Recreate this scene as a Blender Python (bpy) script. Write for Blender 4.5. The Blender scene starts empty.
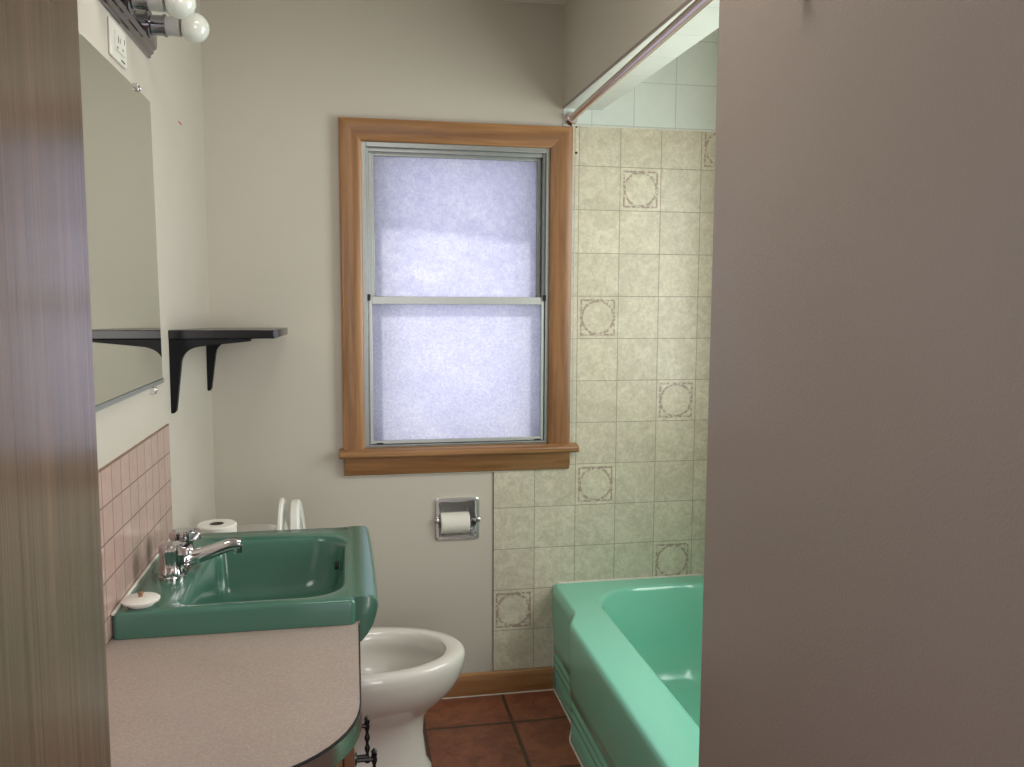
import bpy, bmesh, math, random
from mathutils import Vector, Matrix
random.seed(4)
PI = math.pi
S = bpy.context.scene
COL = S.collection

# ------------------------------------------------------------------ materials
class NT:
    def __init__(s, name):
        s.m = bpy.data.materials.new(name); s.m.use_nodes = True
        s.t = s.m.node_tree; s.t.nodes.clear()
        s.out = s.t.nodes.new('ShaderNodeOutputMaterial')
        s.bs = s.t.nodes.new('ShaderNodeBsdfPrincipled')
        s.t.links.new(s.bs.outputs[0], s.out.inputs[0])
    def node(s, kind, **kw):
        n = s.t.nodes.new(kind)
        for k, v in kw.items(): setattr(n, k, v)
        return n
    def put(s, sock, v):
        if isinstance(v, bpy.types.NodeSocket): s.t.links.new(v, sock)
        else: sock.default_value = v
    def math(s, op, a, b=0.0, c=0.0):
        n = s.node('ShaderNodeMath', operation=op)
        s.put(n.inputs[0], a); s.put(n.inputs[1], b)
        if len(n.inputs) > 2: s.put(n.inputs[2], c)
        return n.outputs[0]
    def mix(s, f, a, b):
        n = s.node('ShaderNodeMix', data_type='RGBA')
        s.put(n.inputs[0], f)
        s.put(n.inputs[6], a if isinstance(a, bpy.types.NodeSocket) else (*a, 1) if len(a) == 3 else a)
        s.put(n.inputs[7], b if isinstance(b, bpy.types.NodeSocket) else (*b, 1) if len(b) == 3 else b)
        return n.outputs[2]
    def pos(s):
        n = s.node('ShaderNodeNewGeometry'); x = s.node('ShaderNodeSeparateXYZ')
        s.t.links.new(n.outputs['Position'], x.inputs[0])
        return n.outputs['Position'], x.outputs
    def noise(s, vec, scale, detail=3, rough=.5, dist=0.0):
        n = s.node('ShaderNodeTexNoise')
        n.inputs['Scale'].default_value = scale; n.inputs['Detail'].default_value = detail
        n.inputs['Roughness'].default_value = rough; n.inputs['Distortion'].default_value = dist
        if vec is not None: s.t.links.new(vec, n.inputs['Vector'])
        return n.outputs[0]
    def scaled(s, vec, sc):
        n = s.node('ShaderNodeVectorMath', operation='MULTIPLY')
        s.put(n.inputs[0], vec); n.inputs[1].default_value = sc
        return n.outputs[0]
    def ramp(s, f, stops):
        n = s.node('ShaderNodeValToRGB'); s.put(n.inputs[0], f)
        e = n.color_ramp.elements
        while len(e) < len(stops): e.new(.5)
        for i, (p, c) in enumerate(stops):
            e[i].position = p; e[i].color = (*c, 1)
        return n.outputs[0]
    def bump(s, h, strength=.2, dist=.002):
        n = s.node('ShaderNodeBump'); n.inputs['Strength'].default_value = strength
        n.inputs['Distance'].default_value = dist
        s.put(n.inputs['Height'], h); s.t.links.new(n.outputs[0], s.bs.inputs['Normal'])
    def set(s, color=None, rough=None, metal=None, coat=None, spec=None, trans=None, ior=None):
        i = s.bs.inputs
        if color is not None: s.put(i['Base Color'], (*color, 1) if not isinstance(color, bpy.types.NodeSocket) else color)
        if rough is not None: s.put(i['Roughness'], rough)
        if metal is not None: i['Metallic'].default_value = metal
        if coat is not None: i['Coat Weight'].default_value = coat
        if spec is not None: i['Specular IOR Level'].default_value = spec
        if trans is not None: i['Transmission Weight'].default_value = trans
        if ior is not None: i['IOR'].default_value = ior
        return s

def plain(name, color, rough=.5, metal=0.0, var=.04, scale=20, **kw):
    n = NT(name); p, _ = n.pos()
    f = n.noise(p, scale, 2)
    a = tuple(max(0, c * (1 - var)) for c in color); b = tuple(min(1, c * (1 + var)) for c in color)
    n.set(n.mix(f, a, b), rough, metal, **kw)
    return n.m

def paint(name, color, rough=.45, bump=.12):
    n = NT(name); p, _ = n.pos()
    f = n.noise(p, 1.6, 3)
    n.set(n.mix(f, tuple(c * .95 for c in color), tuple(c * 1.05 for c in color)), rough, spec=.4)
    n.bump(n.noise(p, 260, 2), bump, .0012)
    return n.m

def wood(name, dark, light, axis, rough=.3, coat=.3, fine=1.0):
    n = NT(name); p, _ = n.pos()
    sc = [42 * fine, 42 * fine, 42 * fine]; sc[axis] = 2.2
    v = n.scaled(p, sc)
    f1 = n.noise(v, 1.0, 6, .65, 1.6 if fine > 1 else .6)
    sc2 = [9 * fine, 9 * fine, 9 * fine]; sc2[axis] = .7
    v2 = n.scaled(p, sc2)
    w = n.node('ShaderNodeTexWave'); w.inputs['Scale'].default_value = .9
    w.wave_type = 'RINGS'
    w.inputs['Distortion'].default_value = 5; w.inputs['Detail'].default_value = 3
    n.t.links.new(v2, w.inputs['Vector'])
    wk = .08 if fine > 1 else .25
    f = n.math('ADD', n.math('MULTIPLY', f1, 1 - wk), n.math('MULTIPLY', w.outputs['Fac'], wk))
    if fine > 1:   # broad flame figure between the fine pores
        v3 = n.scaled(p, [16, 16, 1.6]); f = n.math('ADD', n.math('MULTIPLY', f, .6), n.math('MULTIPLY', n.noise(v3, 1.0, 4, .6, 2.0), .4))
    n.set(n.ramp(f, [(.3, dark), (.52, tuple((a + b) / 2 for a, b in zip(dark, light))), (.7, light)]), rough, coat=coat)
    n.bs.inputs['Coat Roughness'].default_value = rough * .6; n.bs.inputs['Coat IOR'].default_value = 1.5 + .35 * (coat >= .5)
    n.bump(f1, .5 if fine > 1 else .12, .001)
    return n.m

def grid_tile(name, a, b, o, size, base, line, lw, rough=.35, decor=None, marb=9.0, marbw=1.0, linew_depth=.4, base2=None, soft=.0012):
    """tile pattern in the plane spanned by world axes a,b; o origin, size tile size, lw grout half width (m)"""
    n = NT(name); p, xyz = n.pos()
    U = n.math('DIVIDE', n.math('SUBTRACT', xyz[a], o[0]), size[0])
    V = n.math('DIVIDE', n.math('SUBTRACT', xyz[b], o[1]), size[1])
    cu, cv = n.math('FLOOR', U), n.math('FLOOR', V)
    fu, fv = n.math('SUBTRACT', U, cu), n.math('SUBTRACT', V, cv)
    du = n.math('MULTIPLY', n.math('SUBTRACT', .5, n.math('ABSOLUTE', n.math('SUBTRACT', fu, .5))), size[0])
    dv = n.math('MULTIPLY', n.math('SUBTRACT', .5, n.math('ABSOLUTE', n.math('SUBTRACT', fv, .5))), size[1])
    d = n.math('MINIMUM', du, dv)
    mr = n.node('ShaderNodeMapRange'); mr.inputs[1].default_value = lw; mr.inputs[2].default_value = lw + soft
    n.put(mr.inputs[0], d)
    tile = mr.outputs[0]
    f = n.noise(p, marb, 5, .65, 1.2)
    fs = n.noise(p, marb * 5, 4, .6, 1.0)
    f = n.math('ADD', n.math('MULTIPLY', f, .5), n.math('MULTIPLY', fs, .5))
    b2 = base2 or tuple(c * .7 for c in base)
    col = n.ramp(f, [(.38, b2), (.5, tuple((x + y) / 2 for x, y in zip(base, b2))), (.6, base)])
    # slight per-tile tone
    wn = n.node('ShaderNodeTexWhiteNoise', noise_dimensions='2D')
    cb = n.node('ShaderNodeCombineXYZ'); n.put(cb.inputs[0], cu); n.put(cb.inputs[1], cv)
    n.t.links.new(cb.outputs[0], wn.inputs['Vector'])
    tone = n.math('ADD', n.math('MULTIPLY', wn.outputs[0], .10 * marbw), .95)
    hv = n.node('ShaderNodeVectorMath', operation='SCALE'); n.t.links.new(col, hv.inputs[0]); n.put(hv.inputs['Scale'], tone)
    col = hv.outputs[0]
    if decor:
        cells, dc = decor
        m = None
        for (i, j) in cells:
            k = n.math('MULTIPLY', n.math('COMPARE', cu, float(i), .1), n.math('COMPARE', cv, float(j), .1))
            m = k if m is None else n.math('ADD', m, k)
        su, sv = n.math('ABSOLUTE', n.math('SUBTRACT', fu, .5)), n.math('ABSOLUTE', n.math('SUBTRACT', fv, .5))
        sq = n.math('COMPARE', n.math('MAXIMUM', su, sv), .405, .022)
        r = n.math('SQRT', n.math('ADD', n.math('POWER', su, 2.0), n.math('POWER', sv, 2.0)))
        ci = n.math('COMPARE', r, .39, .030)
        ri = n.math('MAXIMUM', n.math('MULTIPLY', sq, .9), n.math('MULTIPLY', ci, .8))
        nz = n.math('GREATER_THAN', n.noise(p, 95, 2), .47)
        mk = n.math('MULTIPLY', n.math('MULTIPLY', m, ri), n.math('ADD', n.math('MULTIPLY', nz, .60), .18))
        col = n.mix(mk, col, dc)
    col = n.mix(tile, line, col)
    n.set(col, rough, spec=.45)
    n.bump(tile, linew_depth, .0012)
    return n.m

M = {}
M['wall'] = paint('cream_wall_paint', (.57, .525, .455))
M['wall_dim'] = paint('cream_rolled_paint_shaded', (.30, .250, .222), .30, .35)  # cream wall paint with the right wall's shade put into its colour
M['ceiling'] = paint('white_ceiling_paint', (.72, .69, .62), .7)
M['oak_z'] = wood('varnished_oak_upright', (.20, .085, .028), (.47, .24, .10), 2, .38, .12)
M['oak_x'] = wood('varnished_oak_level', (.20, .085, .028), (.47, .24, .10), 0, .38, .12)
M['oak_jamb'] = wood('dark_varnished_jamb', (.045, .027, .014), (.24, .150, .085), 2, .30, .55, 2.2)
M['base_wood'] = wood('baseboard_wood', (.24, .095, .03), (.50, .26, .10), 0, .35, .2)
M['cab_wood'] = wood('cabinet_wood', (.09, .035, .015), (.25, .12, .055), 2, .25, .5)
DC = [(1, 11), (3, 12), (0, 8), (2, 6), (0, 4), (2, 2), (-2, 1)]
M['marb'] = grid_tile('marbled_tile_sheet', 0, 2, (.7985, .0835), (.1536, .1537), (.70, .645, .515), (.33, .28, .22), .0007, .3,
                      (DC, (.25, .15, .12)), 15, 1, .5, (.52, .475, .36), .0010)
M['marb_y'] = grid_tile('marbled_tile_sheet_side', 1, 2, (2.964, .0845), (.1536, .1537), (.74, .68, .55), (.33, .28, .22), .0007, .3,
                      None, 11, 1, .5, (.58, .53, .41), .0010)
M['wtile'] = grid_tile('white_tile_sheet', 0, 2, (1.0, .0695), (.1565, .1541), (.72, .78, .74), (.48, .52, .48), .0008, .25, None, 3, .3, .3, (.68, .74, .70))
M['wtile_y'] = grid_tile('white_tile_sheet_soffit', 0, 1, (.7395, .0), (.2565, .2055), (.72, .76, .70), (.50, .53, .48), .0008, .3, None, 3, .3, .3, (.68, .72, .66))
M['pink'] = grid_tile('pink_ceramic_tile', 1, 2, (2.262, 1.131), (.0665, .0715), (.52, .355, .305), (.22, .15, .13), .0007, .14, None, 7, 1, .8, (.45, .31, .27))
M['terra'] = grid_tile('terracotta_floor_tile', 0, 1, (.525, 2.735), (.305, .305), (.30, .105, .055), (.075, .042, .028), .004, .32, None, 5, 2.5, 1.0, (.16, .052, .030), .004)
M['green'] = plain('jade_green_porcelain', (.062, .160, .115), .17, 0, .03, 6)
M['tub'] = plain('mint_green_enamel', (.24, .66, .50), .16, 0, .02, 3, coat=.3)
M['white_por'] = plain('white_porcelain', (.70, .66, .60), .12, 0, .02, 4, coat=.3)
M['white_pl'] = plain('white_plastic', (.74, .72, .66), .35, 0, .02)
M['seat'] = plain('white_toilet_seat', (.80, .79, .74), .25, 0, .02)
M['caulk'] = plain('white_caulk', (.70, .68, .60), .6, 0, .12, 60)
M['chrome'] = plain('polished_chrome', (.62, .60, .61), .12, 1, .02)
M['chrome_b'] = plain('satin_chrome', (.86, .86, .86), .26, 1, .02)
M['rodm'] = plain('brushed_rod_metal', (.70, .60, .57), .25, 1, .04)
M['alu'] = plain('weathered_aluminium', (.36, .38, .37), .36, .75, .10, 60)
M['alu_w'] = plain('pale_aluminium', (.54, .56, .55), .4, .6, .06, 60)
M['black'] = plain('black_gloss_paint', (.004, .004, .006), .4, 0, .1, spec=.2)
M['shelf_top'] = plain('black_shelf_board', (.006, .006, .008), .22, 0, .1, spec=.45)
M['iron'] = plain('black_iron', (.008, .007, .007), .35, .3, .2)
M['dark'] = plain('dark_gap', (.01, .01, .01), .8)
M['paper'] = plain('tissue_paper', (.78, .75, .68), .9, 0, .04, 90)
M['card'] = plain('cardboard_core', (.10, .08, .06), .9)
M['bulbm'] = plain('white_glass_bulb', (.70, .72, .66), .13, 0, .01, coat=.4)
M['grey_pl'] = plain('grey_bulb_neck', (.42, .41, .40), .4, 0, .03)
M['fixture'] = plain('smoked_chrome', (.26, .26, .29), .16, 1, .1)
M['brass'] = plain('old_brass', (.34, .20, .12), .35, .8)
M['red'] = plain('red_crayon', (.5, .05, .04), .7)
M['hole'] = plain('dark_screw_hole', (.03, .02, .02), .6)
M['ground'] = plain('hall_floor', (.22, .16, .11), .5)
M['eave'] = plain('grey_eave_paint', (.4, .4, .42), .7)
M['mirror'] = NT('mirror_glass').set((.80, .84, .78), .015, 1.0).m
n = NT('speckled_laminate'); p, _ = n.pos()
f = n.noise(p, 230, 3, .6); g = n.noise(p, 9, 3)
c = n.mix(g, (.36, .285, .25), (.41, .335, .295)); c = n.mix(n.math('MULTIPLY', n.math('GREATER_THAN', f, .58), .5), c, (.47, .40, .355)); c = n.mix(n.math('MULTIPLY', n.math('LESS_THAN', f, .42), .5), c, (.32, .245, .215))
n.set(c, .34); M['lam'] = n.m

def frost(name, sp):
    n = NT(name); n.t.nodes.remove(n.bs)
    p, xyz = n.pos()
    a = n.noise(p, sp, 3, .6); b = n.noise(p, 6, 4, .6, .8); c = n.noise(p, 160, 2)
    f = n.math('ADD', n.math('MULTIPLY', a, .38), n.math('ADD', n.math('MULTIPLY', b, .22), n.math('MULTIPLY', c, .40)))
    col = n.ramp(f, [(.36, (.70, .70, .81)), (.5, (.83, .83, .92)), (.62, (.96, .96, 1.0))])
    tr = n.node('ShaderNodeBsdfTranslucent'); n.t.links.new(col, tr.inputs[0])
    gl = n.node('ShaderNodeBsdfGlossy'); gl.inputs['Roughness'].default_value = .35
    mx = n.node('ShaderNodeMixShader'); mx.inputs[0].default_value = .06
    n.t.links.new(tr.outputs[0], mx.inputs[1]); n.t.links.new(gl.outputs[0], mx.inputs[2])
    n.t.links.new(mx.outputs[0], n.out.inputs[0])
    return n.m
M['frost_a'] = frost('frosted_glass_upper', 70); M['frost_b'] = frost('frosted_glass_lower', 95)

# ------------------------------------------------------------------ mesh builder
class MB:
    def __init__(s): s.v = []; s.f = []
    def add(s, vs, fs):
        o = len(s.v); s.v += [tuple(v) for v in vs]; s.f += [tuple(i + o for i in f) for f in fs]; return s
    def box(s, x0, x1, y0, y1, z0, z1):
        vs = [(x, y, z) for z in (z0, z1) for y in (y0, y1) for x in (x0, x1)]
        return s.add(vs, [(0, 2, 3, 1), (4, 5, 7, 6), (0, 1, 5, 4), (2, 6, 7, 3), (0, 4, 6, 2), (1, 3, 7, 5)])
    def prism(s, poly, axis, a, b):
        """poly: 2D points in the two other axes (in xyz order), extruded along axis"""
        def P(q, t):
            l = [q[0], q[1]]; l.insert(axis, t); return tuple(l)
        n = len(poly); vs = [P(q, a) for q in poly] + [P(q, b) for q in poly]
        fs = [tuple(range(n))[::-1], tuple(range(n, 2 * n))] + [(i, (i + 1) % n, n + (i + 1) % n, n + i) for i in range(n)]
        return s.add(vs, fs)
    def loft(s, loops, cap0=False, cap1=False, closed=True):
        n = len(loops[0]); vs = [p for l in loops for p in l]; fs = []
        for k in range(len(loops) - 1):
            for i in range(n if closed else n - 1):
                j = (i + 1) % n
                fs.append((k * n + i, k * n + j, (k + 1) * n + j, (k + 1) * n + i))
        if cap0: fs.append(tuple(range(n))[::-1])
        if cap1: fs.append(tuple(range((len(loops) - 1) * n, len(loops) * n)))
        return s.add(vs, fs)
    def lathe(s, prof, c, axis=2, seg=32, sx=1, sy=1):
        """prof (r,h) pairs along axis from point c"""
        loops = []
        for r, h in prof:
            l = []
            for i in range(seg):
                a = 2 * PI * i / seg; u, w = r * math.cos(a) * sx, r * math.sin(a) * sy
                q = [u, w]; q.insert(axis, h)
                l.append((c[0] + q[0], c[1] + q[1], c[2] + q[2]))
            loops.append(l)
        return s.loft(loops, True, True)
    def tube(s, pts, r, seg=12, cap=True):
        pts = [Vector(p) for p in pts]; loops = []
        rs = r if isinstance(r, (list, tuple)) else [r] * len(pts)
        up = Vector((0, 0, 1))
        for i, p in enumerate(pts):
            d = (pts[min(i + 1, len(pts) - 1)] - pts[max(i - 1, 0)]).normalized()
            a = d.cross(up) if abs(d.z) < .95 else d.cross(Vector((0, 1, 0)))
            a.normalize(); b = d.cross(a)
            loops.append([tuple(p + a * rs[i] * math.cos(2 * PI * k / seg) + b * rs[i] * math.sin(2 * PI * k / seg)) for k in range(seg)])
        return s.loft(loops, cap, cap)
    def build(s, name, mat, parent=None, bevel=0, smooth=35, sub=0, kind=None, bseg=2):
        me = bpy.data.meshes.new(name)
        off = Vector(parent_world(parent)) if parent else Vector((0, 0, 0))
        me.from_pydata([tuple(Vector(v) - off) for v in s.v], [], s.f)
        bm = bmesh.new(); bm.from_mesh(me)
        bmesh.ops.recalc_face_normals(bm, faces=bm.faces)
        bm.to_mesh(me); bm.free()
        me.materials.append(mat)
        if smooth:
            for p_ in me.polygons: p_.use_smooth = True
            me.set_sharp_from_angle(angle=math.radians(smooth))
        o = bpy.data.objects.new(name, me); COL.objects.link(o)
        if parent: o.parent = parent
        if bevel:
            b = o.modifiers.new('bevel', 'BEVEL'); b.width = bevel; b.segments = bseg; b.limit_method = 'ANGLE'; b.angle_limit = math.radians(40)
            b.harden_normals = False
        if sub:
            q = o.modifiers.new('sub', 'SUBSURF'); q.levels = sub; q.render_levels = sub
        if kind: o['kind'] = kind
        return o

def parent_world(o):
    v = Vector(o.location)
    while o.parent: o = o.parent; v += Vector(o.location)
    return v
def tag(o, label, cat, group=None):
    o['label'] = label; o['category'] = cat
    if group: o['group'] = group
    return o
def thing(name, label, cat, loc, group=None):
    o = bpy.data.objects.new(name, None); COL.objects.link(o); o.location = loc; o.empty_display_size = .05
    return tag(o, label, cat, group)
def dup(root, delta, label):
    r = root.copy(); COL.objects.link(r); r.location = Vector(root.location) + Vector(delta); r['label'] = label
    for ch in list(root.children):
        c = ch.copy(); COL.objects.link(c); c.parent = r
        for g in ch.children:
            d = g.copy(); COL.objects.link(d); d.parent = c
    return r
def lab(o, t): o['label'] = t; return o

def wall_holes(mb, x0, x1, z0, z1, y0, y1, holes):
    xs = sorted({x0, x1, *[h[0] for h in holes], *[h[1] for h in holes]}); zs = sorted({z0, z1, *[h[2] for h in holes], *[h[3] for h in holes]})
    xs = [x for x in xs if x0 <= x <= x1]; zs = [z for z in zs if z0 <= z <= z1]
    # wall mesh as one closed shell: grid faces front/back plus reveals
    def hole(cx, cz): return any(h[0] < cx < h[1] and h[2] < cz < h[3] for h in holes) or not (x0 < cx < x1 and z0 < cz < z1)
    idx = {}
    def V(x, y, z):
        k = (round(x, 5), round(y, 5), round(z, 5))
        if k not in idx: idx[k] = len(mb.v); mb.v.append((x, y, z))
        return idx[k]
    nx, nz = len(xs) - 1, len(zs) - 1
    def H(i, j): return i < 0 or j < 0 or i >= nx or j >= nz or hole((xs[i] + xs[i + 1]) / 2, (zs[j] + zs[j + 1]) / 2)
    for i in range(nx):
        for j in range(nz):
            if H(i, j): continue
            a, b, c, d = xs[i], xs[i + 1], zs[j], zs[j + 1]
            mb.f.append((V(a, y0, c), V(b, y0, c), V(b, y0, d), V(a, y0, d)))
            mb.f.append((V(a, y1, c), V(a, y1, d), V(b, y1, d), V(b, y1, c)))
            if H(i - 1, j): mb.f.append((V(a, y0, c), V(a, y0, d), V(a, y1, d), V(a, y1, c)))
            if H(i + 1, j): mb.f.append((V(b, y0, c), V(b, y1, c), V(b, y1, d), V(b, y0, d)))
            if H(i, j - 1): mb.f.append((V(a, y0, c), V(a, y1, c), V(b, y1, c), V(b, y0, c)))
            if H(i, j + 1): mb.f.append((V(a, y0, d), V(b, y0, d), V(b, y1, d), V(a, y1, d)))
    return mb

def rrect(x0, x1, y0, y1, r, z, seg=8, rs=None):
    """rounded rectangle loop, counter-clockwise; radius r or four radii (x1y0,x1y1,x0y1,x0y0)"""
    rs = rs or (r, r, r, r); pts = []
    cs = [(x1, y0, -PI / 2, -1, 1), (x1, y1, 0, -1, -1), (x0, y1, PI / 2, 1, -1), (x0, y0, PI, 1, 1)]
    for (cx, cy, a0, sx, sy), q in zip(cs, rs):
        ox, oy = cx + sx * q, cy + sy * q
        for k in range(seg + 1):
            a = a0 + PI / 2 * k / seg
            pts.append((ox + q * math.cos(a), oy + q * math.sin(a), z))
    # add mid points along straight edges for smoother correspondence
    out = []
    for i, p_ in enumerate(pts):
        out.append(p_)
        if i % (seg + 1) == seg:
            nx_ = pts[(i + 1) % len(pts)]
            for t in (1/3, 2/3): out.append(tuple(p_[m] + (nx_[m] - p_[m]) * t for m in range(3)))
    return out

# ------------------------------------------------------------------ room
XL, YB, CZ = -.470, 2.964, 2.475
XR, XE, YE = .628, 1.46, 1.42            # right wall face, alcove far wall, tub near end
WX0, WX1, WZ0, WZ1 = .036, .693, .935, 1.985
TP = (.290, .432, .600, .736)
MB().box(-2.2, 2.6, -3, YB + .15, -.1, 0).build('floor', M['terra'], kind='structure')
MB().box(-.6, 1.6, .36, YB + .15, CZ, CZ + .1).build('ceiling', M['ceiling'], kind='structure')
MB().box(XL - .1, XL, .36, YB + .15, 0, CZ).build('wall_left', M['wall'], kind='structure')
wb = MB(); wall_holes(wb, XL, XE, 0, CZ, YB, YB + .15, [(WX0, WX1, WZ0, WZ1), TP])
wb = wb.build('wall_back', M['wall'], kind='structure')
# tile sheets on the back wall, L-shaped around the window
pb = MB()
pb.prism([(.494, .087), (XE, .087), (XE, 2.067), (.773, 2.067), (.773, .85), (.494, .85)], 1, YB - .004, YB - .0003)
pb.build('tile_panel', M['marb'], wb)
MB().prism([(.7395, 2.067), (XE, 2.067), (XE, CZ), (.739 + .02, CZ), (.759, 2.127), (.7395, 2.127)], 1, YB - .003, YB - .0003).build('upper_tile_panel', M['wtile'], wb)
lab(MB().box(.4925, .4942, YB - .0045, YB, .087, .84).build('panel_edge_strip', M['hole'], wb), 'thin dark edge line')
lab(MB().box(.7720, .776, YB - .006, YB, .88, 2.067).box(.7835, .7862, YB - .0055, YB, .88, 2.067).build('panel_corner_strip', M['alu_w'], wb), 'pale vertical moulding')
for z in (2.063, 1.972):
    MB().lathe([(.0045, 0), (.0045, .002)], (.787, YB - .0065, z), 1, 12).build('screw', M['hole'], wb)
MB().box(.7395, XE, YB - .007, YB, 2.064, 2.068).build('panel_joint_strip', M['caulk'], wb)
# right wall: the block that ends the tub alcove
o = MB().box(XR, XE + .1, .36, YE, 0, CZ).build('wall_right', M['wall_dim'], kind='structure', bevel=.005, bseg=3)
# alcove side wall with its own window (lights the tub), z 1.05..1.95
sw = MB()
idx0 = MB(); wall_holes(idx0, 1.42, YB, 0, CZ, XE, XE + .1, [(1.50, 2.40, .95, 2.15)])
sw.v = [(y, x, z) for (x, y, z) in idx0.v]; sw.f = idx0.f
ws = sw.build('wall_tub_side', M['marb_y'], kind='structure')
w2 = bpy.data.objects.new('window_2', None); COL.objects.link(w2); w2.location = (XE, 1.95, .95); w2['kind'] = 'structure'
fr = MB()
for (a, b, c, d) in ((1.50, 2.40, .95, .99), (1.50, 2.40, 2.11, 2.15), (1.50, 1.54, .99, 2.11), (2.36, 2.40, .99, 2.11), (1.54, 2.36, 1.54, 1.57)):
    fr.box(XE + .02, XE + .06, a, b, c, d)
fr.build('window_frame', M['alu'], w2, bevel=.002)
# header over the tub
HZ = 2.104
hd = MB().prism([(YE, HZ), (YB, 2.127), (YB, CZ), (YE, CZ)], 0, .739, .8785).build('wall_header', M['wall'], kind='structure')
MB().prism([(YE + .001, HZ - .0035), (YB - .004, 2.1235), (YB - .004, 2.127), (YE + .001, HZ)], 0, .7385, .8795).build('soffit_tile_panel', M['wtile_y'], hd)
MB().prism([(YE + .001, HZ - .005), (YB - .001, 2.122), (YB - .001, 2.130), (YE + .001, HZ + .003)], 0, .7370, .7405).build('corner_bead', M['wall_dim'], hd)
# front wall with the doorway
DX0, DX1, FY0, FY1 = -.1615, .56, .36, .50
fw = MB()
wall_holes(fw, -2.2, 2.6, 0, CZ, FY0, FY1, [(DX0, DX1, -.01, 2.06)])
fw.build('wall_front', M['wall'], kind='structure')
d1 = bpy.data.objects.new('door_1', None); COL.objects.link(d1); d1.location = (DX0, FY1, 0); d1['kind'] = 'structure'
lab(MB().prism([(DX0, FY0 - .035), (DX0 + .0271, FY0 - .035), (DX0 + .020, FY1 + .002), (DX0, FY1 + .002)], 2, 0, 2.06).build('jamb', M['oak_jamb'], d1, bevel=.0015), 'dark varnished wood jamb')
MB().box(DX1 - .018, DX1, FY0 - .012, FY1 + .002, 0, 2.06).build('jamb', M['oak_jamb'], d1, bevel=.0015)
MB().box(DX0 + .02, DX1 - .018, FY0 - .012, FY1 + .002, 2.04, 2.06).build('door_head', M['oak_jamb'], d1, bevel=.0015)
# baseboard
bb = MB().prism([(YB, 0), (YB - .016, 0), (YB - .016, .060), (YB - .012, .078), (YB - .004, .084), (YB, .084)], 0, XL, .72)
bb = bb.build('baseboard_back', M['base_wood'], kind='structure')
MB().box(XL, .72, YB - .0195, YB - .0158, 0, .003).build('caulk_line', M['caulk'], bb)
# red crayon tick on the left wall
wl = bpy.data.objects['wall_left']
MB().box(XL, XL + .0008, 2.545, 2.585, 1.941, 1.945).build('red_mark', M['red'], wl)
# pink backsplash
bs = MB().box(XL, XL + .005, 1.28, 2.262, .80, 1.131).build('pink_tile_backsplash', M['pink'], wl, bevel=.0015)
lab(MB().box(XL, XL + .0055, 1.28, 2.262, 1.131, 1.1325).build('backsplash_top_line', M['brass'], wl), 'dark line along the tile top')

# ------------------------------------------------------------------ window_1
w1 = bpy.data.objects.new('window_1', None); COL.objects.link(w1); w1.location = (.365, YB, .84); w1['kind'] = 'structure'
def casing(mb, x0, x1, z0, z1, vertical, inner):
    # moulded board: thick at the outer edge, falling towards the opening
    pass
T = .022
def board(name, quad, mat):
    """quad: 4 points (x,z) outer/inner trapezoid; moulded face"""
    vs = []; out0, out1, in1, in0 = quad
    prof = [(0, 0), (0, T), (.12, T + .003), (.55, T), (.80, T * .75), (.93, T * .62), (1, T * .45), (1, 0)]
    la, lb = [], []
    for t, h in prof:
        la.append((out0[0] + (in0[0] - out0[0]) * t, YB - h, out0[1] + (in0[1] - out0[1]) * t))
        lb.append((out1[0] + (in1[0] - out1[0]) * t, YB - h, out1[1] + (in1[1] - out1[1]) * t))
    return MB().loft([la, lb], True, True).build(name, mat, w1, smooth=50)
OX0, OX1, OZ = -.037, .771, 2.057
board('casing', [(OX0, .92), (OX0, OZ), (.036, 1.985), (.036, .92)], M['oak_z'])
board('casing', [(OX1, .92), (OX1, OZ), (.693, 1.985), (.693, .92)], M['oak_z'])
board('casing', [(OX0, OZ), (OX1, OZ), (.693, 1.985), (.036, 1.985)], M['oak_x'])
MB().prism([(YB + .03, .905), (YB - .040, .903), (YB - .048, .910), (YB - .048, .922), (YB - .042, .929), (YB + .03, .937)], 0, -.052, .800).build('stool', M['oak_x'], w1, bevel=.002)
MB().prism([(YB, .838), (YB - .014, .838), (YB - .026, .862), (YB - .026, .905), (YB, .905)], 0, -.035, .772).build('apron', M['oak_x'], w1, bevel=.003)
lab(MB().box(-.034, .56, YB - .008, YB - .0005, .8345, .838).build('paint_line', M['caulk'], w1), 'white unpainted strip under the apron')
# aluminium frame, stepped tracks
af = MB()
af.box(WX0, .052, YB - .002, YB + .075, .937, WZ1).box(.052, .060, YB + .012, YB + .075, .937, WZ1).box(.060, .072, YB + .030, YB + .075, .937, WZ1)
af.box(.680, WX1, YB - .002, YB + .075, .937, WZ1).box(.671, .680, YB + .010, YB + .075, .937, WZ1).box(.655, .671, YB + .040, YB + .075, .937, WZ1)
af.box(.052, .680, YB - .002, YB + .075, 1.968, WZ1).box(.060, .671, YB + .014, YB + .075, 1.955, 1.968)
af.box(.052, .680, YB - .004, YB + .075, .937, .943).box(.060, .671, YB + .022, YB + .075, .943, .950)
af.build('window_frame', M['alu'], w1, bevel=.001)
def sash(name, x0, x1, z0, z1, y, fw_, mat, matg, rails):
    b = MB()
    b.box(x0, x0 + fw_, y, y + .018, z0, z1).box(x1 - fw_, x1, y, y + .018, z0, z1)
    b.box(x0 + fw_, x1 - fw_, y, y + .018, z0, z0 + rails[0]).box(x0 + fw_, x1 - fw_, y, y + .018, z1 - rails[1], z1)
    s_ = b.build(name, mat, w1, bevel=.0012)
    g = MB().box(x0 + fw_ - .002, x1 - fw_ + .002, y + .008, y + .0115, z0 + rails[0] - .002, z1 - rails[1] + .002).build('pane', matg, s_, smooth=0)
    return s_
lab(sash('lower_sash', .056, .678, .945, 1.462, YB + .004, .011, M['alu_w'], M['frost_b'], (.012, .026)), 'lower sash, in front')
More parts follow.
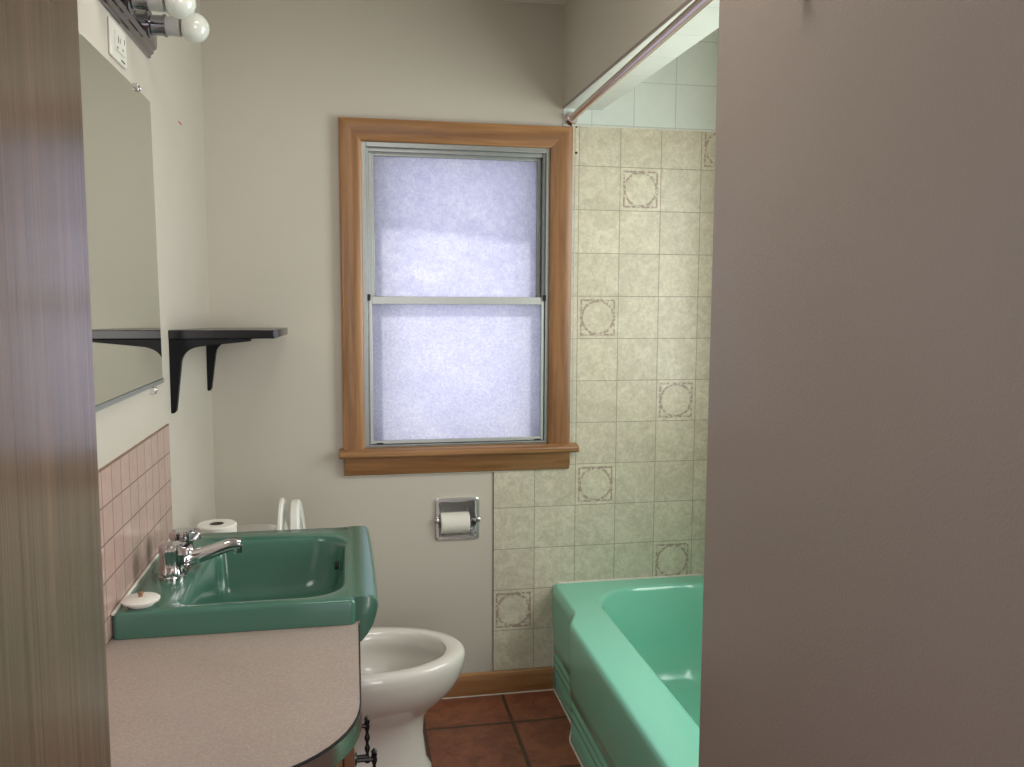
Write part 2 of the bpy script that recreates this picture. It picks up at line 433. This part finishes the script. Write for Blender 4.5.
lab(sash('upper_sash', .066, .668, 1.440, 1.962, YB + .034, .013, M['alu'], M['frost_a'], (.02, .018)), 'upper sash, set behind')
for x in (.052, .672):
    MB().box(x, x + .010, YB - .006, YB + .006, 1.448, 1.470).build('latch', M['iron'], w1, bevel=.001)
for x in (.078, .645):
    MB().box(x, x + .022, YB - .0005, YB + .006, .9445, .949).build('weep_slot', M['dark'], w1)
st = MB()   # outer storm frame
yo = YB + .135
st.box(WX0, .110, yo, yo + .012, .937, WZ1).box(.640, WX1, yo, yo + .012, .937, WZ1).box(.110, .640, yo, yo + .012, .937, .955).box(.110, .640, yo, yo + .012, 1.955, WZ1)
st.build('storm_frame', M['alu'], w1)
# eave outside that shades the top of the window
EZ = 2.475
MB().loft([[(x, YB + .151, EZ + .22 - x * .08), (x, YB + .62, EZ - x * .08), (x, YB + .62, EZ + .06 - x * .08), (x, YB + .151, EZ + .30 - x * .08)] for x in (-1.6, 2.6)], True, True).build('trim_eave', M['eave'], kind='structure')

# ------------------------------------------------------------------ toilet paper holder (recessed) and rolls
t = thing('toilet_paper_holder', 'recessed chrome toilet paper holder in the wall under the window', 'toilet paper holder', (.361, YB, .59))
x0, x1, z0, z1 = .281, .441, .590, .745
def frame_loop(x0, x1, z0, z1, y, r): return [(a, y, b) for (a, b, _) in rrect(x0, x1, z0, z1, r, 0, 5)]
f = MB().loft([frame_loop(x0, x1, z0, z1, YB, .014), frame_loop(x0, x1, z0, z1, YB - .006, .014), frame_loop(x0 + .004, x1 - .004, z0 + .004, z1 - .004, YB - .0095, .012),
               frame_loop(x0 + .012, x1 - .012, z0 + .012, z1 - .012, YB - .0095, .008), frame_loop(x0 + .016, x1 - .016, z0 + .016, z1 - .016, YB - .004, .006)])
f.build('frame', M['chrome_b'], t)
MB().loft([frame_loop(x0 + .012, x1 - .012, z0 + .014, z1 - .012, YB - .004, .006), frame_loop(x0 + .014, x1 - .014, z0 + .016, z1 - .014, YB + .05, .03), frame_loop(x0 + .03, x1 - .03, z0 + .035, z1 - .035, YB + .068, .03)], False, True).build('recess', M['chrome_b'], t)
MB().lathe([(.002, 0), (.009, .001), (.011, .006), (.0115, .016), (.008, .02), (.006, .026)], (x0 - .004, YB - .010, .664), 0, 20).build('post', M['chrome'], t)
MB().lathe([(.006, 0), (.008, .006), (.0115, .010), (.011, .020), (.009, .025), (.002, .026)], (x1 - .024, YB - .010, .664), 0, 20).build('post', M['chrome'], t)
MB().lathe([(.0055, 0), (.0055, .130)], (.296, YB - .010, .664), 0, 16).build('roller', M['chrome'], t)
def tp_roll(name, label, c, R, h, axis, group=None):
    r = thing(name, label, 'toilet paper', c)
    seg = 40; rc = .019
    prof = [(rc, 0), (R - .003, 0), (R, .003), (R, h - .003), (R - .003, h), (rc, h), (rc, 0)]
    loops = []
    for pr, ph in prof:
        l = []
        for i in range(seg):
            a = 2 * PI * i / seg; q = [pr * math.cos(a), pr * math.sin(a)]; q.insert(axis, ph)
            l.append((c[0] + q[0], c[1] + q[1], c[2] + q[2]))
        loops.append(l)
    MB().loft(loops).build('paper', M['paper'], r)
    loops = []
    for pr, ph in [(rc, .0005), (rc - .0015, .0005), (rc - .0015, h - .0005), (rc, h - .0005), (rc, .0005)]:
        l = []
        for i in range(24):
            a = 2 * PI * i / 24; q = [pr * math.cos(a), pr * math.sin(a)]; q.insert(axis, ph)
            l.append((c[0] + q[0], c[1] + q[1], c[2] + q[2]))
        loops.append(l)
    MB().loft(loops).build('core', M['card'], r)
    return r
tp_roll('toilet_paper_roll', 'partly used white toilet paper roll in the chrome wall holder', (.301, YB + .008, .650), .038, .104, 0)
tp_roll('toilet_paper_roll', 'white toilet paper roll standing upright on the toilet tank', (-.372, 2.36, .7455), .052, .096, 2)

# ------------------------------------------------------------------ mirror
t = thing('wall_mirror', 'frameless rectangular mirror on the left wall above the pink tiles', 'mirror', (XL, 1.75, 1.247))
MB().prism([(1.28, 1.252), (2.200, 1.252), (2.172, 1.915), (1.28, 1.915)], 0, XL + .001, XL + .007).build('mirror_glass', M['mirror'], t, bevel=.0015)
MB().prism([(XL, 1.245), (XL + .010, 1.245), (XL + .010, 1.255), (XL + .008, 1.255), (XL + .008, 1.252), (XL, 1.252)], 1, 1.28, 2.200).build('bottom_channel', M['alu'], t)
def clip(y, z, up):
    b = MB(); b.box(XL, XL + .012, y - .008, y + .008, z, z + .016 * up) if up > 0 else b.box(XL, XL + .012, y - .008, y + .008, z - .016, z)
    b.lathe([(.004, 0), (.004, .004), (.002, .006)], (XL + .011, y, z + .006 * up), 0, 12)
    b.build('clip', M['chrome'], t, bevel=.001)
clip(2.046, 1.908, 1); clip(1.5, 1.908, 1); clip(2.10, 1.243, -1)

# ------------------------------------------------------------------ vanity light bar
t = thing('vanity_light', 'smoked chrome light bar with round white bulbs above the mirror', 'light fixture', (XL, 1.85, 2.02))
bp = MB()
def bar_loop(y, k): return [(XL, y, 2.018), (XL + .008 * k, y, 2.020), (XL + .009 * k, y, 2.027), (XL + .016 * k, y, 2.030), (XL + .017 * k, y, 2.037), (XL + .024 * k, y, 2.041), (XL + .026 * k, y, 2.048), (XL + .026 * k, y, 2.092), (XL + .024 * k, y, 2.099), (XL + .016 * k, y, 2.106), (XL, y, 2.120)]
bp.loft([bar_loop(1.30, 1), bar_loop(2.150, 1), [(a_, 2.196, c_) for a_, b_, c_ in bar_loop(0, .85)]], True, True)
bp.build('light_bar', M['fixture'], t, smooth=0, bevel=.001)
for k, y in enumerate((2.105, 1.935, 1.765, 1.595, 1.425)):
    c = (XL + .026, y, 2.070)
    s_ = MB().lathe([(.0, 0), (.030, 0), (.030, .004), (.022, .006), (.022, .030), (.0245, .031), (.0245, .036), (.020, .036), (.020, .03), (.0, .03)], c, 0, 28).build('socket', M['fixture'], t)
    b_ = MB(); ce = .096; R = .0335
    prof = [(.012, .030), (.0135, .036), (.016, .046), (.0195, .056)]
    MB().lathe([(.011, .028), (.0125, .034), (.0205, .036), (.0215, .058), (.022, .066)], c, 0, 28).build('bulb_neck', M['grey_pl'], s_)
    a0 = math.asin(.022 / R); ps = []
    for q in range(15):
        a = a0 + (PI - .02 - a0) * q / 14; ps.append((R * math.sin(a), ce - R * math.cos(a)))
    MB().lathe(ps, c, 0, 36).build('bulb', M['bulbm'], s_, smooth=60)

# ------------------------------------------------------------------ outlet plate
t = thing('wall_outlet', 'white outlet plate with slots on the wall between mirror and light bar', 'electrical outlet', (XL, 1.92, 1.935))
MB().box(XL, XL + .006, 1.852, 1.972, 1.935, 2.008).build('cover_plate', M['white_pl'], t, bevel=.003)
MB().box(XL + .005, XL + .010, 1.875, 1.950, 1.953, 1.990).build('socket_face', M['white_pl'], t, bevel=.0015)
sl = MB()
for (y, z, dy, dz) in ((1.892, 1.975, .0015, .007), (1.905, 1.975, .0015, .005), (1.925, 1.962, .004, .0015), (1.94, 1.982, .0015, .005), (1.885, 1.957, .003, .002)):
    sl.box(XL + .0095, XL + .0104, y - dy, y + dy, z - dz, z + dz)
sl.box(XL + .0055, XL + .0064, 1.925, 1.955, 1.941, 1.944)
lab(sl.build('slots', M['dark'], t), 'dark slots')

# ------------------------------------------------------------------ wall shelf
t = thing('wall_shelf', 'black wall shelf on two tapering brackets in the left corner', 'shelf', (XL, 2.6, 1.15))
b = MB(); SP = [(XL, 2.31), (-.206, 2.31), (-.202, 2.318), (-.215, 2.93), (XL, 2.93)]
b.loft([[(x, y, z - (y - 2.31) * .022) for x, y in SP] for z in (1.347, 1.370)], True, True)
b.build('board', M['shelf_top'], t, bevel=.002)
def bracket(y, L, zt=1.347):
    pts = [(XL, zt), (XL + L, zt), (XL + L, zt - .007)]
    for k in range(9):
        a = k / 8
        # lower edge of arm sweeping into the leg with a round inner corner
        p0, p1, p2 = (XL + .085, zt - .0195), (XL + .036, zt - .023), (XL + .029, zt - .060)
        pts.append(((1 - a) ** 2 * p0[0] + 2 * a * (1 - a) * p1[0] + a * a * p2[0], (1 - a) ** 2 * p0[1] + 2 * a * (1 - a) * p1[1] + a * a * p2[1]))
    pts += [(XL + .013, 1.158), (XL + .008, 1.152), (XL, 1.152)]
    MB().prism(pts, 1, y - .011, y + .011).build('bracket', M['black'], t, bevel=.0015)
bracket(2.325, .205); bracket(2.89, .205, 1.334)

# ------------------------------------------------------------------ vanity countertop and cabinet
def counter_poly(inset, yfar, r=.212, x0=XL + .001, xf=.004, yn=1.132, seg=14):
    x1 = xf - inset; y0 = yn + inset; r -= inset
    pts = [(x0, yfar), (x0, y0)]
    for k in range(seg + 1):
        a = -PI / 2 + PI / 2 * k / seg
        pts.append((x1 - r + r * math.cos(a), y0 + r + r * math.sin(a)))
    pts.append((x1, yfar)); return pts
YC = 2.24
t = thing('vanity_countertop', 'speckled beige laminate countertop with rounded corner below the green sink', 'countertop', (-.235, 1.7, .757))
SX = MB()
# top with a cut-out for the basin is hidden under the sink deck, so the slab is a ring: near part, far part, two strips
def slab(mb, z0, z1):
    P = counter_poly(0, 1.735); mb.prism(P, 2, z0, z1)
    mb.box(XL + .001, -.36, 1.735, YC, z0, z1).box(-.36, -.004, 2.18, YC, z0, z1)
    return mb
slab(SX, .760, .7945).build('laminate_top', M['lam'], t)
def band(mb, i0, i1, z0, z1, ye=1.69):
    a = counter_poly(i0, ye)[1:]; c = counter_poly(i1, ye)[1:]
    L = [[(q[0], q[1], z0), (p_[0], p_[1], z0), (p_[0], p_[1], z1), (q[0], q[1], z1)] for q, p_ in zip(c, a)]
    return mb.loft(L, True, True)
lab(band(MB(), -.0012, .001, .7915, .7950).build('edge_line', M['dark'], t), 'thin black seam along the edge')
lab(band(MB(), -.0022, .000, .7600, .7912).build('edge_band', M['rodm'], t), 'shiny metal edge band')
t = thing('vanity_cabinet', 'dark wood vanity cabinet with black iron door pulls under the beige counter', 'cabinet', (-.235, 1.7, 0))
P = counter_poly(.03, YC - .01)
P2 = counter_poly(.10, YC - .01)
b = MB(); b.loft([[(x, y, .09) for x, y in P], [(x, y, .758) for x, y in P]], True, False)
b.build('body', M['cab_wood'], t)
MB().prism([(x, y) for x, y in P2], 2, 0, .09).build('plinth', M['cab_wood'], t)
def door(y0, y1, ang, hinge):
    d = MB(); X0, X1 = -.0255, -.0065
    d.box(X0, X1, y0, y1, .12, .745)
    o = d.build('door', M['white_pl'] if False else M['cab_wood'], t, bevel=.003)
    return o
d_a = door(1.352, 1.595, 0, 0); d_b = door(1.600, 1.90, 0, 0); d_c = door(1.905, 2.20, 0, 0)
def pull(door_, y, z0, z1, xo):
    b = MB(); n_ = 22
    pts = []; rs = []
    for k in range(n_ + 1):
        u = k / n_; z = z0 + (z1 - z0) * u
        pts.append((xo, y, z)); rs.append(.0042 + .0014 * math.sin(u * 24) if .06 < u < .94 else .0055)
    b.tube(pts, rs, 10)
    for z in (z0 + .012, z1 - .010):
        b.tube([(-.007, y, z), (xo, y, z)], .0045, 8)
        b.lathe([(.011, 0), (.009, .003), (.0, .004)], (-.0068, y, z), 0, 12)
    b.lathe([(.001, 0), (.0062, .006), (.001, .013)], (xo, y, z1 - .002), 2, 10)
    b.build('pull', M['iron'], door_)
pull(d_a, 1.50, .535, .618, .028)
pull(d_b, 1.62, .535, .621, .017)

# ------------------------------------------------------------------ sink
t = thing('bathroom_sink', 'jade green rectangular bathroom sink set on the beige vanity counter', 'sink', (-.235, 1.95, .79))
x0, x1, y0, y1 = XL + .0055, -.002, 1.683, 2.252
L = []
rs = (.012, .02, .012, .012)
L.append(rrect(x0, x1, y0, y1, 0, .7955, 8, rs)); L.append(rrect(x0, x1, y0, y1, 0, .838, 8, rs))
L.append(rrect(x0 + .002, x1 - .002, y0 + .002, y1 - .002, 0, .8435, 8, rs)); L.append(rrect(x0 + .006, x1 - .005, y0 + .006, y1 - .006, 0, .846, 8, rs))
bx0, bx1, by0, by1 = -.337, -.030, 1.727, 2.160
rb = (.085, .085, .018, .018)
for g, z in ((.014, .8465), (.008, .8440), (.003, .8395), (0, .832)):
    L.append(rrect(bx0 - g, bx1 + g * .8, by0 - g, by1 + g, 0, z, 8, rb))
for g, z in ((.006, .80), (.016, .76), (.030, .730), (.055, .712), (.09, .706)):
    L.append(rrect(bx0 + g * .35, bx1 - g, by0 + g, by1 - g, 0, z, 8, tuple(max(.02, q - g * .2) for q in rb)))
L.append(rrect(-.215, -.195, 1.93, 1.95, .008, .703, 8))
MB().loft(L, False, True).build('basin', M['green'], t, smooth=50)
# front lip rolling over the counter edge
prof = [(-.018, .8462), (-.016, .8467), (.012, .8466), (.031, .8457), (.0380, .842), (.0425, .834), (.0440, .822), (.0405, .805), (.034, .785), (.022, .765), (.0085, .750), (.0060, .752), (.0060, .7962), (-.003, .797), (-.018, .838)]
lip = []
for y, k in ((1.701, .86), (1.703, .97), (1.709, 1), (1.86, 1.02), (2.05, .96), (2.18, .88), (2.244, .83), (2.251, .79)):
    lip.append([(x * k if x > .01 else x, y, z) for x, z in prof])
MB().loft(lip, True, True).build('front_lip', M['green'], t, smooth=50)
lab(MB().lathe([(0, 0), (.020, 0), (.022, .002), (.014, .003), (0, .001)], (-.205, 1.94, .7055), 2, 24).build('drain', M['chrome'], t), 'chrome drain')
lab(MB().box(-.052, -.0415, 2.04, 2.08, .796, .806).build('overflow_slot', M['dark'], t, bevel=.002), 'dark overflow slot')
lab(MB().tube([(XL + .009, 1.685, .846), (XL + .009, 1.98, .8465), (XL + .009, 2.248, .847)], .0035, 8).build('caulk_line', M['caulk'], t), 'white caulk bead against the tiles')

# ------------------------------------------------------------------ faucet
t = thing('faucet', 'chrome two handle faucet on the back ledge of the green sink', 'faucet', (-.395, 1.945, .846))
fx, fy, fz = -.392, 1.945, .8465
b = MB()
Lp = []
for g, z in ((0, fz), (0, fz + .006), (.003, fz + .010), (.010, fz + .013)):
    Lp.append(rrect(fx - .028 + g, fx + .028 - g, fy - .082 + g, fy + .082 - g, .027 - g * .5, z, 8))
b.loft(Lp, True, True).build('base_plate', M['chrome'], t)
def handle(y, tw):
    c = (fx, y, fz + .010)
    loops = []
    for r, h in ((.0255, 0), (.027, .005), (.0235, .014), (.0225, .040), (.026, .046), (.0255, .062), (.021, .066), (.004, .067)):
        loops.append([(c[0] + r * (1 + .07 * math.cos(6 * a + tw)) * math.cos(a), c[1] + r * (1 + .07 * math.cos(6 * a + tw)) * math.sin(a), c[2] + h) for a in [2 * PI * i / 48 for i in range(48)]])
    h = MB().loft(loops, True, True)
    h.build('handle', M['chrome'], t)
    hl = bpy.context.scene
    q = MB(); d = Vector((math.cos(tw), math.sin(tw), 0)); nrm = Vector((-d.y, d.x, 0)); base = Vector((c[0], c[1], c[2] + .046))
    loops = []
    for s_, w, hh in ((.006, .020, .019), (.024, .019, .020), (.036, .017, .018), (.041, .014, .014)):
        o_ = base + d * s_
        loops.append([tuple(o_ + nrm * w * sx + Vector((0, 0, hh * sz - .002))) for sx, sz in ((-1, 0), (1, 0), (1, 1), (-1, 1))])
    q.loft(loops, True, True).build('lever', M['chrome'], bpy.data.objects[[o.name for o in t.children if o.name.startswith('handle')][-1]], bevel=.002)
handle(fy - .056, -.15); handle(fy + .056, .1)
pts = []; rs = []; 
sp = [(-.392, .868), (-.37, .872), (-.345, .877), (-.315, .886), (-.288, .896), (-.268, .901), (-.256, .899)]
rr = [.018, .0175, .0165, .0155, .0145, .0145, .0130]
MB().tube([(x, fy, z) for x, z in sp], rr, 20).lathe([(.020, 0), (.019, .012), (.016, .030)], (-.392, fy, fz + .010), 2, 24).lathe([(.0095, -.016), (.010, 0)], (-.262, fy, .896), 2, 20).build('spout', M['chrome'], t, smooth=60)

# ------------------------------------------------------------------ sink stopper
t = thing('sink_stopper', 'white round sink stopper with brass knob on the near sink corner', 'sink stopper', (-.420, 1.728, .8465))
MB().lathe([(.0, 0), (.024, 0), (.027, .006), (.035, .008), (.036, .012), (.033, .0145), (.012, .0165), (0, .0168)], (-.420, 1.728, .8467), 2, 36).build('disc', M['white_pl'], t)
MB().lathe([(.004, 0), (.0035, .004), (.006, .007), (.004, .010), (0, .0105)], (-.420, 1.728, .863), 2, 16).build('knob', M['brass'], t)

# ------------------------------------------------------------------ toilet
TY = 2.49
t = thing('toilet', 'white toilet with raised seat and lid between the vanity and the back wall', 'toilet', (-.05, TY, 0))
def egg(xb, xf, w, z, seg=48, back=.45, cy=TY, sq=2.25):
    """elongated bowl outline: xb back, xf front, w half width"""
    cx = xb + (xf - xb) * back; pts = []
    for i in range(seg):
        a = 2 * PI * i / seg; c, s_ = math.cos(a), math.sin(a)
        rx = (xf - cx) if c > 0 else (cx - xb)
        e = 2 / sq if c < 0 else 1
        pts.append((cx + rx * math.copysign(abs(c) ** e, c), cy + w * math.copysign(abs(s_) ** (e), s_), z))
    return pts
L = [egg(-.26, .222, .105, 0), egg(-.26, .222, .105, .02), egg(-.255, .205, .098, .05), egg(-.25, .196, .094, .13), egg(-.25, .200, .100, .185),
     egg(-.25, .225, .120, .215), egg(-.25, .262, .148, .245), egg(-.245, .295, .176, .284), egg(-.24, .315, .191, .320), egg(-.238, .325, .198, .356), egg(-.238, .3265, .199, .376), egg(-.236, .322, .196, .389),
     egg(-.232, .314, .190, .395), egg(-.16, .278, .160, .3955), egg(-.12, .268, .148, .391), egg(-.115, .268, .143, .372), egg(-.11, .262, .139, .352), egg(-.11, .270, .146, .335), egg(-.11, .262, .140, .30), egg(-.09, .225, .115, .25), egg(-.05, .15, .075, .20), egg(-.03, .08, .04, .185)]
MB().loft(L, True, True).build('bowl', M['white_por'], t, smooth=60)
lab(MB().loft([egg(-.06, .168, .084, .215)], False, True).build('water', plain('toilet_water', (.25, .26, .25), .02), t), 'water in the bowl')
L = []
for z, g, r in ((.385, .012, .03), (.40, .006, .03), (.55, .0, .03), (.685, -.004, .03), (.70, -.004, .03)):
    L.append(rrect(XL + .012, -.262 - g, TY - .215 + g, TY + .215 - g, r, z, 6))
MB().loft(L, True, True).build('tank', M['white_por'], t)
L = []
for z, g in ((.702, .006), (.707, 0), (.734, 0), (.741, .004), (.745, .014)):
    L.append(rrect(XL + .008 + g, -.240 - g, TY - .228 + g, TY + .228 - g, .03, z, 6))
MB().loft(L, True, True).build('tank_lid', M['white_por'], t)
MB().tube([(-.262, TY - .16, .655), (-.245, TY - .16, .655)], .010, 12).tube([(-.246, TY - .165, .655), (-.243, TY - .10, .648)], .006, 10).build('flush_lever', M['chrome'], t)
MB().box(-.262, -.20, TY - .11, TY + .11, .33, .388).build('tank_saddle', M['white_por'], t, bevel=.01)
# raised seat ring and lid, hinged at x=-.20
def raised(name, x_, tilt, wmax, ln, thick, ring, z0=.405):
    th = math.radians(tilt)
    def P(u, w, h):   # u along the length (up), w sideways, h thickness towards +x
        return (x_ - u * math.sin(th) + h * math.cos(th), TY + w, z0 + u * math.cos(th) + h * math.sin(th))
    def loop(g, h):
        pts = []
        for i in range(48):
            a = 2 * PI * i / 48; c, s_ = math.cos(a), math.sin(a)
            cu = ln * .44; ru = (ln - cu - g) if c > 0 else (cu - g); e = 1 if c > 0 else .82
            pts.append(P(cu + ru * math.copysign(abs(c) ** e, c), (wmax - g) * math.copysign(abs(s_) ** e, s_), h))
        return pts
    b = MB()
    if ring:
        b.loft([loop(0, .003), loop(.004, 0), loop(.050, 0), loop(.056, .004), loop(.052, thick - .003), loop(.040, thick), loop(.008, thick), loop(0, thick - .005), loop(0, .003)])
    else:
        b.loft([loop(.008, 0), loop(0, .004), loop(0, thick - .004), loop(.006, thick)], True, True)
    return b.build(name, M['seat'], t)
raised('lid', -.202, 2.0, .185, .468, .014, False)
raised('seat', -.155, 3.5, .185, .462, .024, True)
for s_ in (-1, 1):
    MB().tube([(-.20, TY + s_ * .075 - .015, .398), (-.20, TY + s_ * .075 + .015, .398)], .011, 14).build('hinge', M['seat'], t)

# ------------------------------------------------------------------ bathtub
t = thing('bathtub', 'mint green bathtub with a stepped ribbed apron in the tiled alcove', 'bathtub', (1.07, 2.19, 0))
TX1, TY0, TY1, ZT = XE - .003, YE + .003, YB - .006, .404
def tubloop(xa, z, xs=None, g=0):
    """outer loop: apron face at xa, stepping back to xs near the back wall"""
    xs = xa + .052 if xs is None else xs
    pts = []
    # apron going +y from near end
    ys = [TY0 + (2.56 - TY0) * k / 20 for k in range(21)]
    pts += [(xa, y, z) for y in ys]
    for k in range(1, 9):
        u = k / 8; s_ = u * u * (3 - 2 * u)
        pts.append((xa + (xs - xa) * s_, 2.56 + .13 * u, z))
    pts += [(xs, y, z) for y in (2.74, 2.78, 2.82, 2.86, 2.90, 2.93, TY1 - g)]
    pts += [(xs + (TX1 - xs) * k / 18, TY1 - g, z) for k in range(1, 19)]
    pts += [(TX1, TY1 + (TY0 - TY1) * k / 20, z) for k in range(1, 21)]
    pts += [(TX1 + (xa - TX1) * k / 14, TY0, z) for k in range(1, 14)]
    return pts
def apron_x(z):
    """profile of the apron: slight lean with three ribs low down"""
    x = .692 - .012 * min(1, z / .30)
    return x
L = []
zs = [0, .02]
for c in (.073, .108, .143):
    zs += [c - .014, c - .007, c, c + .007, c + .014]
zs += [.2, .26, .32, .36, .385]
for z in zs:
    x = apron_x(z)
    for c in (.073, .108, .143):
        if abs(z - c) < .003: x += .007
        elif abs(z - c) < .009: x += .005
    L.append(tubloop(x, z, x + .035))
# rounded rim
for dx, z in ((.001, .392), (.004, .399), (.009, .4030), (.016, .4045)):
    L.append(tubloop(.680 + dx, z, .719 + dx, 0))
REF = list(L[-1])
def inner(z, xa, xb, ya, yb, r):
    """inner loop with the same vertex count, sampled along a rounded rect to correspond by angle"""
    rr_ = rrect(xa, xb, ya, yb, r, z, 14)
    cx, cy = (xa + xb) / 2, (ya + yb) / 2
    ref = REF; out = []
    n_ = len(rr_)
    for p_ in ref:
        # ray from centre towards the outer vertex, scaled
        sx = (p_[0] - (.68 + TX1) / 2) / ((TX1 - .68) / 2); sy = (p_[1] - (TY0 + TY1) / 2) / ((TY1 - TY0) / 2)
        d = Vector((sx * (xb - xa) / 2, sy * (yb - ya) / 2))
        best = None
        for i in range(n_):
            a = Vector(rr_[i][:2]) - Vector((cx, cy)); b = Vector(rr_[(i + 1) % n_][:2]) - Vector((cx, cy))
            den = d.x * (b.y - a.y) - d.y * (b.x - a.x)
            if abs(den) < 1e-12: continue
            tt = (a.x * (b.y - a.y) - a.y * (b.x - a.x)) / den
            uu = (a.x * d.y - a.y * d.x) / den
            if tt > 0 and -1e-6 <= uu <= 1 + 1e-6: best = tt; break
        out.append((cx + d.x * best, cy + d.y * best, z))
    return out
xa, xb, ya, yb = .830, 1.40, 1.56, 2.875
for g, z in ((-.012, .4045), (-.004, .4030), (.002, .398), (.006, .388), (.018, .33), (.035, .22), (.055, .12), (.085, .07), (.13, .058)):
    L.append(inner(z, xa + g, xb - g, ya + g * (1.3 if g > .01 else 1), yb - g * (1.6 if g > .01 else 1), max(.10, .19 - max(0, g) * .3)))
MB().loft(L, True, True).build('tub_shell', M['tub'], t, smooth=75)
ck = []
for z in (0, .004): ck.append(tubloop(.6875, z, .735))
b = MB()
o_ = tubloop(.6865, .0, .7215)[:36]
b.tube([(x, y, .002) for x, y, z in o_], .0035, 6)
b.tube([(.720, TY1 + .001, z) for z in (.0, .2, .402)] , .003, 6)
b.tube([(x, TY1 + .001, .4055) for x in (.74, 1.0, 1.3, 1.45)], .0045, 6)
lab(b.build('caulk_line', M['caulk'], t), 'white caulk line')

# ------------------------------------------------------------------ shower rod
t = thing('shower_curtain_rod', 'brushed metal shower curtain rod under the header above the tub', 'curtain rod', (.766, 2.19, 2.085))
MB().tube([(.7355, YE + .004, 2.085), (.751, 2.2, 2.0865), (.766, YB - .005, 2.088)], .0125, 20).build('rod', M['rodm'], t)
for y, h, fx_ in ((YB - .0075, -.018, .766), (YE + .001, .018, .7355)):
    MB().lathe([(.0, 0), (.024, 0), (.022, h * .4), (.016, h), (.0, h)], (fx_, y, 2.088), 1, 24).build('flange', M['rodm'], t)

# ------------------------------------------------------------------ coat hook on the right wall
t = thing('coat_hook', 'small dark metal hook high on the right wall', 'hook', (XR, 1.13, 1.88))
MB().box(XR - .004, XR, 1.115, 1.150, 1.880, 1.94).build('plate', M['iron'], t, bevel=.001)
MB().tube([(XR - .002, 1.132, 1.90), (XR - .022, 1.132, 1.882), (XR - .034, 1.132, 1.882), (XR - .040, 1.132, 1.893), (XR - .042, 1.132, 1.91)], .006, 12).build('prong', M['iron'], t)

# ------------------------------------------------------------------ lights
w = bpy.data.worlds.new('sky'); S.world = w; w.use_nodes = True
nt = w.node_tree; bg = nt.nodes['Background']
bg.inputs[0].default_value = (.86, .88, 1.0, 1); bg.inputs[1].default_value = 1.0
def area(name, loc, rot, sx, sy, power, col):
    l = bpy.data.lights.new(name, 'AREA'); l.shape = 'RECTANGLE'; l.size = sx; l.size_y = sy; l.energy = power; l.color = col
    o = bpy.data.objects.new(name, l); COL.objects.link(o); o.location = loc; o.rotation_euler = rot; return o
sun = bpy.data.lights.new('sun', 'SUN'); sun.energy = 1.4; sun.angle = math.radians(1.2); sun.color = (1, .97, .92)
so = bpy.data.objects.new('sun', sun); COL.objects.link(so)
sd = Vector((-.06, -.75, -1.0))   # light direction
so.rotation_euler = sd.to_track_quat('-Z', 'Y').to_euler(); so.location = (0, 4, 4)
# daylight through the alcove window
area('alcove_daylight', (XE + .12, 1.95, 1.55), (0, PI / 2, 0), 1.2, .9, 22, (.93, 1.0, .93))
# added fill light in the hall, unseen behind the camera
hl = area('hall_fill', (1.0, -1.5, 1.55), (0, 0, 0), 1.1, 1.3, 26, (1.0, .91, .86))
hl.rotation_euler = (Vector((-.1, 2.2, 1.2)) - Vector(hl.location)).to_track_quat('-Z', 'Y').to_euler()
# added overhead fill near the doorway, lifts the header and upper walls
cl = area('ceiling_fill', (.10, 1.35, CZ - .04), (0, 0, 0), .5, .5, 6, (1.0, .96, .90))

# ------------------------------------------------------------------ camera
cam = bpy.data.cameras.new('camera'); co = bpy.data.objects.new('camera', cam); COL.objects.link(co)
r = Vector((0.98267203, -0.18530058, 0.00440261)); u = Vector((0.01383838, 0.09703149, 0.9951851)); f = Vector((0.18483556, 0.97787964, -0.09791439))
m = Matrix(((r.x, u.x, -f.x), (r.y, u.y, -f.y), (r.z, u.z, -f.z)))
co.matrix_world = Matrix.Translation((0, 0, 1.45)) @ m.to_4x4()
cam.sensor_width = 36; cam.lens = 842.826 / 1024 * 36; cam.clip_start = .02
S.camera = co
S.view_settings.view_transform = 'Standard'; S.view_settings.look = 'None'; S.view_settings.gamma = 1
S.view_settings.use_curve_mapping = False; S.view_settings.exposure = 0.28
